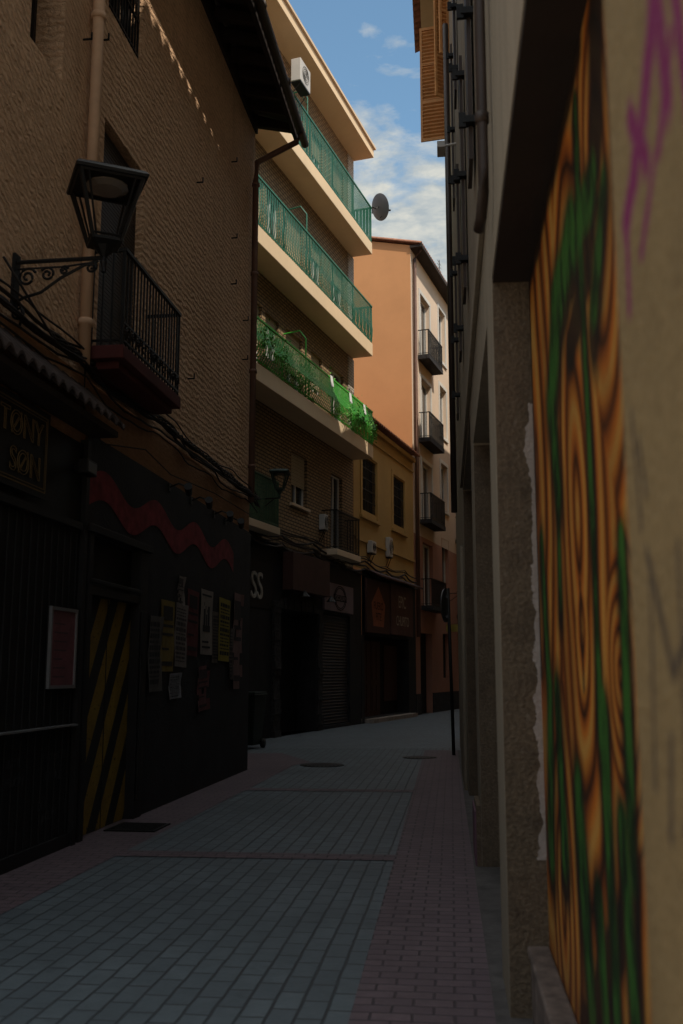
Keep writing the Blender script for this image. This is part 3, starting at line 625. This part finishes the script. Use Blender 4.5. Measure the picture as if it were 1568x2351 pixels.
for s in (-5.4,-3.3):
    t=Top("wall_lamp",M); p=Part("shade",t,m_iron); p.tube([(s,.05,3.75),(s,.3,3.85),(s,.4,3.75)],.015,6); p.rings((s,.42),[(3.62,.14),(3.72,.06),(3.78,.03)],10,0); p.done()
cb=Top("cable_bundle",M); c=Part("cables",cb,m_cable,True)
for i in range(8): cable(c,-16,7.4,4.85+.07*i,.12+random.uniform(-.03,.04),random.choice((.02,.03,.015)),.05,.3,sag=random.uniform(.02,.15))
c.done()

# ------------------------------------------------------------------ YELLOW BUILDING
yb=Top("ochre_house",M)
Y0,Y1=.03,7.55
yh=[(.95,2.55,7.0,8.85,.2),(4.7,6.2,7.05,8.85,.2)]
p=Part("walls",yb,m_yellow); p.wall(Y0,Y1,5.0,10.1,.0,yh); p.quad((Y0,0,10.1),(Y1,0,10.1),(Y1,-9,10.1),(Y0,-9,10.1)); p.done()
p=Part("mouldings",yb,m_yellow,bevel=.005)
for h in yh:
    a0,a1,z0,z1=h[:4]; p.box(a0-.22,a0-.05,.001,.04,z0-.2,z1+.2); p.box(a1+.05,a1+.22,.001,.04,z0-.2,z1+.2); p.box(a0-.05,a1+.05,.001,.04,z1+.05,z1+.2); p.box(a0-.3,a1+.3,.001,.09,z0-.3,z0-.2)
p.box(Y0,Y1,.001,.06,5.9,6.0); p.box(Y0,Y1,.001,.05,9.5,9.56); p.box(Y0+.02,Y1-.02,.001,.14,9.9,10.06); p.done()
for h in yh:
    window(yb,h[0],h[1],h[2],h[3],-.18,frame=m_beam)
    g=Part("window_grille",yb,m_iron); s=h[0]+.05
    while s<h[1]: g.box(s,s+.02,-.04,-.02,h[2],h[3]); s+=.12
    for q in range(1,5): z=h[2]+(h[3]-h[2])*q/5; g.box(h[0],h[1],-.045,-.015,z,z+.025)
    g.done()
p=Part("roof_tiles",yb,m_tile); p.corr(Y0,Y1,(.32,10.18),(-6,12.0)); p.done()
ac(1.4,1.9,.02,.2,5.6,6.0,M); ac(3.6,4.0,.02,.18,5.7,6.4,M)
s2=Top("bar_front",M)
p=Part("fascia_walls",s2,m_blackwall); p.wall(.7,Y1,0,5.0,.05,[(1.0,6.5,.15,2.85,.5)]); p.done()
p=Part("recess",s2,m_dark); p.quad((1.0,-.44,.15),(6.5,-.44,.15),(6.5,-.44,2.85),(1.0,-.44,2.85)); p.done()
p=Part("doors",s2,m_darkbrown)
p.box(1.9,3.0,-.43,-.38,.15,2.7); p.box(3.05,4.15,-.43,-.38,.15,2.7); p.box(4.7,6.4,-.43,-.39,.6,2.6)
for s in (2.0,2.5,3.15,3.65): p.box(s,s+.4,-.38,-.36,.3,1.2); p.box(s,s+.4,-.38,-.36,1.35,2.6)
p.done()
p=Part("step",s2,m_kerbstone); p.box(1.0,6.6,.05,.35,0,.13); p.done()
p=Part("awning",s2,m_darkbrown); p.add([(.75,.05,5.05),(6.9,.05,5.05),(6.9,.55,4.82),(.75,.55,4.82),(.75,.55,4.76),(6.9,.55,4.76)],[(0,1,2,3),(3,2,5,4)]); p.done()
sg=Top("bar_sign",M); p=Part("panel",sg,m_darkbrown,bevel=.01); p.box(.8,3.45,.12,.2,2.92,4.7); p.done()
p=Part("lantern_mark",sg,basic("sign_red",(.30,.10,.05),.7)); 
p.add([(1.5,.203,3.15),(2.7,.203,3.15),(2.9,.203,3.9),(2.1,.203,4.5),(1.3,.203,3.9)],[(0,1,2,3,4)]); p.done()
text(sg,"FUERO\nFITE",2.1,.206,3.72,.36,m_dark,align='CENTER',ext=.001)
sg=Top("bar_sign",M); p=Part("panel",sg,basic("plum_panel",(.10,.05,.045),.7),bevel=.01); p.box(3.62,6.6,.12,.2,2.95,4.75); p.done()
text(sg,"EPIC",5.1,.203,3.95,.62,m_letter,align='CENTER',ext=.001,sx=.85); text(sg,"CHUPITO",5.15,.203,3.3,.5,m_letter,align='CENTER',ext=.001,sx=.8)

# ------------------------------------------------------------------ ORANGE BUILDING
ob=Top("orange_apartment_house",M)
F0,F1=7.6,26
cols=[(9.0,10.7),(12.4,13.7),(15.6,17.0),(18.8,20.0)]
rows=[(14.75,17.6),(11.2,13.9),(7.8,10.3),(4.3,6.9)]
fh=[]
for i,c_ in enumerate(cols):
    for r_ in rows: fh.append((c_[0],c_[1],r_[0] if i%2==0 else r_[0]+1.0,r_[1] if i%2==0 else r_[1]+.6,.22))
p=Part("facade",ob,m_peach); p.wall(F0,F1,7.1,19.1,0,[h for h in fh if h[2]>7.2]); p.done()
p=Part("lower_facade",ob,m_redrender); p.wall(F0,F1,0,7.1,.01,[h for h in fh if h[2]<7.2]+[(8.4,10.3,0,3.2,.3),(12.3,13.5,1.4,3.3,.2),(15.5,17,0,3.2,.3)]); p.done()
p=Part("plinth",ob,m_stone); p.box(10.32,12.28,.011,.05,0,.8); p.box(F0+.02,8.38,.011,.05,0,.8); p.box(12.28,15.4,.011,.05,0,.8); p.done()
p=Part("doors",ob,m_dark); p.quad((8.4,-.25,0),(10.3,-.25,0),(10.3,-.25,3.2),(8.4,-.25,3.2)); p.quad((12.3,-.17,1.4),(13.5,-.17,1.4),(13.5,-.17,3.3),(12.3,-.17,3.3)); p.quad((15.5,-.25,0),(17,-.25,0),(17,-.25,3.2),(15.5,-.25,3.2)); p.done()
for h in fh: window(ob,h[0],h[1],h[2],h[3],-.2,fw=.09)
p=Part("surrounds",ob,m_white)
for h in fh:
    if h[2]>7.2: p.box(h[0]-.16,h[0],.001,.04,h[2],h[3]+.16); p.box(h[1],h[1]+.16,.001,.04,h[2],h[3]+.16); p.box(h[0],h[1],.001,.04,h[3],h[3]+.16); p.box(h[0]-.2,h[1]+.2,.001,.07,h[2]-.12,h[2])
p.done()
for i in (0,2):
    c_=cols[i]
    for r_ in rows:
        q=Part("balcony_slab",ob,m_stone); q.box(c_[0]-.4,c_[1]+.4,0.012,.5,r_[0]-.2,r_[0]-.02); q.done()
        railing(ob,m_iron,c_[0]-.37,c_[1]+.37,.47,r_[0]-.02,r_[0]+1.05,.11,.01,ow=.02)
p=Part("side_wall",ob,m_orange)
p.add([(F0,0,0),(F0,-7,0),(F0,-7,20.9),(F0,0,19.15)],[(0,1,2,3)]); p.add([(F0,-7,0),(F0,-14,0),(F0,-14,19.15),(F0,-7,20.9)],[(0,1,2,3)]); p.done()
p=Part("other_walls",ob,m_peach); p.quad((F1,0,0),(F1,-14,0),(F1,-14,19),(F1,0,19)); p.quad((F0,-14,0),(F1,-14,0),(F1,-14,19),(F0,-14,19)); p.done()
p=Part("roof_tiles",ob,m_tile); p.corr(F0-.15,F1+.2,(.5,19.2),(-7,21.05),.24,.05); p.corr(F0-.15,F1+.2,(-14.2,19.2),(-7,21.05),.24,.05); p.done()
p=Part("cornice",ob,m_beam); p.box(F0-.1,F1,.002,.4,19.0,19.1); p.box(F0-.1,F1,.4,.52,19.0,19.14); p.done()
p=Part("downpipe",ob,m_pipe2,True); p.tube([(F0+.22,.4,19.0),(F0+.22,.1,18.6),(F0+.22,.08,3)],.06,8); p.tube([(F0+.55,.08,18.9),(F0+.55,.08,3)],.03,6); p.done()
p=Part("tv_antenna",ob,m_iron); p.tube([(15,-.5,19),(15,-.5,21.6)],.02,5)
for i in range(6): p.tube([(14.6,-.5,20.6+.17*i),(15.4,-.5,20.6+.17*i)],.01,4)
p.done()
t=Top("street_lamp",M); lantern(t,11.9,1.15,5.2,.42); p=Part("bracket_arm",t,m_iron); p.tube([(11.9,.012,5.0),(11.9,1.15,5.0)],.02,6); p.tube([(11.9,.012,4.6),(11.9,.5,4.7),(11.9,.9,4.98)],.014,6); spiral(p,11.9,.25,4.85,.1); p.done()
fb=Top("far_house",Frame((12,55),(1,.2),-1)); p=Part("walls",fb,m_peach); p.box(-14,14,-6,0,0,13); p.done(); p=Part("roof_tiles",fb,m_tile); p.corr(-14,14,(.4,13.05),(-6,15)); p.done()

# ------------------------------------------------------------------ RIGHT BUILDINGS
rb=Top("rendered_house",R)
RH=15.42; LZ=3.65; RB=.6  # unseen wall top tuned for the sun band opposite; near end cut for fill
rec=[(1.47,5.0,0,LZ,.19),(5.65,8.7,0,3.62,.19),(9.5,13.6,0,4.1,.25)]
p=Part("near_wall",rb,m_near); p.wall(RB,1.47,0,LZ,0); p.quad((RB,0,0),(RB,-8,0),(RB,-8,RH),(RB,0,RH)); p.done()
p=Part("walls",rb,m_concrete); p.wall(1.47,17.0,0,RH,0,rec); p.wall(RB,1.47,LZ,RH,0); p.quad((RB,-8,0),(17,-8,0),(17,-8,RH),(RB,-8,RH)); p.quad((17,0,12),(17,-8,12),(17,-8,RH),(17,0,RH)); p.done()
p=Part("pillar_face",rb,m_jamb); p.quad((4.996,-.19,0),(4.996,-.002,0),(4.996,-.002,LZ),(4.996,-.19,LZ)); p.quad((8.696,-.186,0),(8.696,-.002,0),(8.696,-.002,3.6),(8.696,-.186,3.6)); p.quad((13.596,-.246,0),(13.596,-.002,0),(13.596,-.002,4.08),(13.596,-.246,4.08)); p.box(8.70,9.4,.002,.04,0,.5); p.done()
p=Part("lintel",rb,m_beam); p.box(1.48,4.99,-.19,-.004,LZ-.03,LZ-.003); p.done()
p=Part("plinth",rb,m_plinth,bevel=.01); p.box(1.5,4.99,-.188,-.10,0,.30); p.box(1.5,4.99,-.188,-.085,.30,.335); p.done()
p=Part("mauve_plinth",rb,basic("mauve_paint",(.12,.06,.08),.8)); p.box(8.72,9.48,.042,.055,0,.45); p.done()
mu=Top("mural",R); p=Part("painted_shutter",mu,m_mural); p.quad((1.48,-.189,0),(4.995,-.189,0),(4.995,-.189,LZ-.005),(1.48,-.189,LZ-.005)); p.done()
p=Part("recess_panels",rb,m_blackwall); p.quad((5.65,-.188,0),(8.7,-.188,0),(8.7,-.188,3.62),(5.65,-.188,3.62)); p.quad((9.5,-.248,0),(13.6,-.248,0),(13.6,-.248,4.1),(9.5,-.248,4.1)); p.done()
p=Part("mouldings",rb,m_concrete,bevel=.006); p.box(5.05,14,.001,.035,4.2,4.32); p.box(14.2,17,.001,.05,0,3.4); p.done()
p=Part("roof_tiles",rb,m_tile); p.corr(RB-.3,17,(.62,RH-.02),(-6,RH+2),.42,.10); p.done()  # unseen eave, tiles enlarged to break the sunlight opposite into dashes
p=Part("roof_boards",rb,m_beam); p.box(RB-.2,17,.0,.5,RH-.14,RH-.11); p.done()
p=Part("downpipe",rb,m_browniron,True); p.tube([(4.6,.05,RH-.2),(4.6,.05,4.05),(4.62,.05,3.95),(4.72,.06,3.86),(4.8,.07,3.83)],.028,10)
for z in (4.3,5.6,7): p.tube([(4.6,.05,z),(4.6,.05,z+.05)],.036,10)
p.tube([(16.2,.1,13),(16.2,.1,4.2)],.05,8)
p.done()
for (s,z0,z1) in ((6.6,5.2,7.6),(9.0,5.2,7.6),(11.5,5.4,7.8),(6.6,8.8,11.4),(9.0,8.8,11.4),(11.5,8.8,11.4),(14.4,8.8,11.4),(14.4,5.4,7.8)):
    p=Part("folded_shutter",rb,m_browniron); p.box(s,s+.45,.02,.05,z0,z1); p.done()
    p=Part("shutter_holdback",rb,m_iron)
    for z in (z0+.25,z0+1.1,z1-.25): p.box(s-.06,s+.02,.0,.09,z,z+.05); p.box(s-.05,s-.02,.07,.12,z-.03,z+.08)
    p.done()
t=Top("security_camera",R); p=Part("body",t,m_acwhite,bevel=.01); p.box(13.4,13.7,.16,.28,9.1,9.2); p.tube([(13.6,0,9.25),(13.6,.2,9.22)],.02,6); p.done()
rt=Top("shuttered_house",R)
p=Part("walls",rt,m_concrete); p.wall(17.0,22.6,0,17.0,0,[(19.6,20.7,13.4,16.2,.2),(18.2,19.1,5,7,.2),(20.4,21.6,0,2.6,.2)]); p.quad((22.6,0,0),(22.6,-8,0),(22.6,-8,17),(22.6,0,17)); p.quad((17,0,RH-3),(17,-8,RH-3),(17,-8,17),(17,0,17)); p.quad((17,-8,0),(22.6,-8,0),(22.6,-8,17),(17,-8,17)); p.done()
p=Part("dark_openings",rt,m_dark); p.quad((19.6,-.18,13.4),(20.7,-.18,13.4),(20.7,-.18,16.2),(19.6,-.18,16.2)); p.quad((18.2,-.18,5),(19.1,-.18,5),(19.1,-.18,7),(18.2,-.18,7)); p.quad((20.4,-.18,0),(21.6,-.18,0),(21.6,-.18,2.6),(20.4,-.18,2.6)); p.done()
p=Part("eave",rt,m_cream); p.box(17.0,22.9,0.002,.62,16.95,17.0); p.box(17,22.9,0.002,.10,16.7,16.95); p.done()
p=Part("roof_tiles",rt,m_tile); p.corr(16.9,23.0,(.80,17.05),(-4,18.9)); p.done()
def shutter(t,a,b,z0,z1,mat):
    p=Part("shutter_leaf",t,mat); A=Vector((a[0],a[1],0)); Bv=Vector((b[0],b[1],0)); d=(Bv-A); Ln=d.length; d.normalize(); n=Vector((-d.y,d.x,0))
    def bx(x0,x1,y0,y1,z0_,z1_,tilt=0):
        vs=[]
        for (x,y,z) in ((x0,y0,z0_),(x1,y0,z0_),(x1,y1,z0_+tilt),(x0,y1,z0_+tilt),(x0,y0,z1_),(x1,y0,z1_),(x1,y1,z1_+tilt),(x0,y1,z1_+tilt)):
            q=A+d*x+n*y; vs.append((q.x,q.y,z))
        p.add(vs,[(0,1,2,3),(4,5,6,7),(0,1,5,4),(1,2,6,5),(2,3,7,6),(3,0,4,7)])
    bx(0,.05,-.02,.02,z0,z1); bx(Ln-.05,Ln,-.02,.02,z0,z1)
    for zz in (z0,z0+(z1-z0)*.33,z0+(z1-z0)*.66,z1-.07): bx(.05,Ln-.05,-.018,.018,zz,zz+.07)
    bx(.05,Ln-.05,-.019,-.015,z0+.07,z1-.07) if n.x<0 else bx(.05,Ln-.05,.015,.019,z0+.07,z1-.07)
    z=z0+.09
    while z<z1-.10:
        # slats slope down and out towards the weather
        bx(.052,Ln-.052,-.026,.014,z+.045,z+.06,-.03) if n.x>0 else bx(.052,Ln-.052,-.014,.026,z,z+.014,.03)
        z+=.088
    p.done()
shutter(rt,(20.75,.02),(20.85,.64),13.4,16.2,m_wood)
shutter(rt,(19.55,.02),(19.35,.30),13.6,16.3,m_wood)
shutter(rt,(18.0,.02),(17.9,.2),13.6,16.3,m_wood)
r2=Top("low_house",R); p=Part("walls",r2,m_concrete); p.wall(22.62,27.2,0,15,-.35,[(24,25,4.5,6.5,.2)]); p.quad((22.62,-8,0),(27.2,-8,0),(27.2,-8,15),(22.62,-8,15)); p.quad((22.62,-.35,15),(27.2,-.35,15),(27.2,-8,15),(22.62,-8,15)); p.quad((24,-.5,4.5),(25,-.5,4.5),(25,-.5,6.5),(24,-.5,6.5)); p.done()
r3=Top("corner_house",R3); p=Part("walls",r3,m_peach); p.wall(1.2,9.5,0,16.4,0,[(3,4,5,7,.2),(6,7,5,7,.2),(3,4,9,11,.2),(6,7,9,11,.2)]); p.box(1.2,9.5,-8,-.25,0,16.4); p.done()
p=Part("roof_tiles",r3,m_tile); p.corr(1.2,9.5,(.5,16.5),(-6,18)); p.done()
r4=Top("end_house",R3); p=Part("walls",r4,m_yellow); p.wall(9.52,30,0,18.3,0,[(11,12,5,7,.2),(14,15,5,7,.2)]); p.box(9.52,30,-8,-.25,0,18.3); p.done()
# ------------------------------------------------------------------ road sign, bin
t=Top("traffic_sign",Frame((2.22,20.2),(.1034,.9946),1))
p=Part("pole",t,m_iron,True); p.tube([(0,0,0),(0,.06,3.3)],.035,10); p.done()
p=Part("disc",t,basic("sign_back",(.07,.07,.075),.45,.4,var=.1,bump=0)); nn=Vector((.25,.97,0)).normalized(); ax=nn.cross(Vector((0,0,1)))
vs=[];fs=[]
for q in (-.01,.01):
    for i in range(28):
        a=2*math.pi*i/28; v=Vector((0,.12,2.95))+nn*q+ax*.34*math.cos(a)+Vector((0,0,1))*.34*math.sin(a); vs.append(tuple(v))
fs=[tuple(range(28)),tuple(range(28,56))]+[(i,(i+1)%28,28+(i+1)%28,28+i) for i in range(28)]
p.add(vs,fs); p.box(-.03,.03,.04,.11,2.7,2.76); p.box(-.03,.03,.04,.11,3.1,3.16); p.done()
t=Top("street_plate",R); p=Part("plate",t,basic("yellow_plate",(.35,.25,.05),.6)); p.box(20.9,20.93,.02,.26,2.45,2.6); p.done()
t=Top("wheelie_bin",Frame((-2.02,22.0),(.95,-.3),1))
p=Part("body",t,m_bin,bevel=.015)
p.add([(-.22,-.26,.08),(.22,-.26,.08),(.22,.24,.08),(-.22,.24,.08),(-.29,-.34,1.12),(.29,-.34,1.12),(.29,.34,1.12),(-.29,.34,1.12)],[(0,1,2,3),(4,5,6,7),(0,1,5,4),(1,2,6,5),(2,3,7,6),(3,0,4,7)])
p.box(-.31,.31,-.37,.36,1.125,1.16); p.box(-.30,.30,-.36,.34,1.162,1.2); p.box(-.24,.24,.36,.42,1.10,1.15); p.done()
p=Part("wheels",t,m_iron,True); p.tube([(-.28,.25,.1),(-.22,.25,.1)],.1,14); p.tube([(.22,.25,.1),(.28,.25,.1)],.1,14); p.done()
bh=Top("plaza_house",Frame((-14,-22),(1,0),1)); p=Part("walls",bh,m_peach); p.box(-6,30,-6,0,0,9); p.done(); p=Part("roof_tiles",bh,m_tile); p.corr(-6,30,(.4,9.05),(-6,10.8)); p.done()

# ------------------------------------------------------------------ light, sky
sd=Vector((.45,-.55,.90)).normalized(); elv=math.asin(sd.z); az=math.atan2(sd.x,sd.y)
w=bpy.data.worlds.new("World"); scn.world=w; w.use_nodes=True; nt=w.node_tree
sky=nt.nodes.new("ShaderNodeTexSky"); sky.sky_type='NISHITA'; sky.sun_disc=False; sky.sun_elevation=elv; sky.sun_rotation=az; sky.air_density=1.0; sky.dust_density=.6; sky.ozone_density=1.0
bg=nt.nodes["Background"]; bg.inputs[1].default_value=.15
def wn(ty,**k):
    x=nt.nodes.new(ty)
    for a,b in k.items(): setattr(x,a,b)
    return x
tc=wn("ShaderNodeTexCoord"); sx=wn("ShaderNodeSeparateXYZ"); nt.links.new(tc.outputs['Generated'],sx.inputs[0])
def wm(op,a,b,cl=False):
    x=wn("ShaderNodeMath",operation=op); x.use_clamp=cl
    for i,v in enumerate((a,b)):
        if hasattr(v,'links'): nt.links.new(v,x.inputs[i])
        else: x.inputs[i].default_value=v
    return x.outputs[0]
zc=sx.outputs[2]
zz=wm('MAXIMUM',zc,.05); cbn=wn("ShaderNodeCombineXYZ"); nt.links.new(wm('DIVIDE',sx.outputs[0],zz),cbn.inputs[0]); nt.links.new(wm('DIVIDE',sx.outputs[1],zz),cbn.inputs[1])
def wnoise(sc_,det):
    nz=wn("ShaderNodeTexNoise"); nz.inputs['Scale'].default_value=sc_; nz.inputs['Detail'].default_value=det; nz.inputs['Roughness'].default_value=.6; nz.inputs['Distortion'].default_value=.2; nt.links.new(cbn.outputs[0],nz.inputs[0]); return nz.outputs[0]
n1=wnoise(5.5,9)
k1=wm('MULTIPLY',wm('SUBTRACT',wm('SUBTRACT',n1,.43),wm('MULTIPLY',wm('SUBTRACT',zc,.495),2.6)),5.5,True)
n2=wnoise(1.3,5)
k2=wm('MULTIPLY',wm('MULTIPLY',wm('SUBTRACT',n2,.30),6,True),wm('MULTIPLY',wm('SUBTRACT',zc,.65),7,True))  # unseen cloud cover overhead, added to fill the shaded street with light
k=wm('MAXIMUM',k1,k2)
# cloud shading: puffy variation between lit tops and greyer bases
n3=wnoise(11,6)
csh=wn("ShaderNodeMix",data_type='RGBA'); nt.links.new(wm('MULTIPLY',wm('SUBTRACT',n3,.38),4,True),csh.inputs[0]); csh.inputs[6].default_value=(2.9,3.3,3.5,1); csh.inputs[7].default_value=(4.6,4.6,4.2,1)
ccol=wn("ShaderNodeMix",data_type='RGBA'); nt.links.new(wm('MULTIPLY',wm('SUBTRACT',zc,.62),5,True),ccol.inputs[0]); nt.links.new(csh.outputs[2],ccol.inputs[6]); ccol.inputs[7].default_value=(10.2,10.4,10.3,1)  # overhead clouds set far brighter than the visible ones, as fill light
mx=wn("ShaderNodeMix",data_type='RGBA'); nt.links.new(k,mx.inputs[0])
tint=wn("ShaderNodeMix",data_type='RGBA',blend_type='MULTIPLY'); tint.inputs[0].default_value=1; nt.links.new(sky.outputs[0],tint.inputs[6]); tint.inputs[7].default_value=(1.15,1.35,1.25,1)
nt.links.new(tint.outputs[2],mx.inputs[6]); nt.links.new(ccol.outputs[2],mx.inputs[7]); nt.links.new(mx.outputs[2],bg.inputs[0])
l=bpy.data.lights.new("sun","SUN"); l.energy=4.0; l.angle=math.radians(.5); l.color=(1,.91,.78); lo_=bpy.data.objects.new("sun",l); COL.objects.link(lo_); lo_.rotation_euler=sd.to_track_quat('Z','Y').to_euler(); lo_.location=(10,-10,30)
# ------------------------------------------------------------------ camera
cam=bpy.data.cameras.new("camera"); co=bpy.data.objects.new("camera",cam); COL.objects.link(co)
co.location=(0,0,1.6); co.rotation_euler=(math.pi/2+math.radians(9.19),0,0); cam.sensor_fit='HORIZONTAL'; cam.sensor_width=24; cam.lens=35; cam.clip_start=.05; cam.clip_end=2000
cam.dof.use_dof=True; cam.dof.focus_distance=18; cam.dof.aperture_fstop=2.8
scn.camera=co
scn.view_settings.view_transform='Standard'; scn.view_settings.look='None'; scn.view_settings.exposure=0
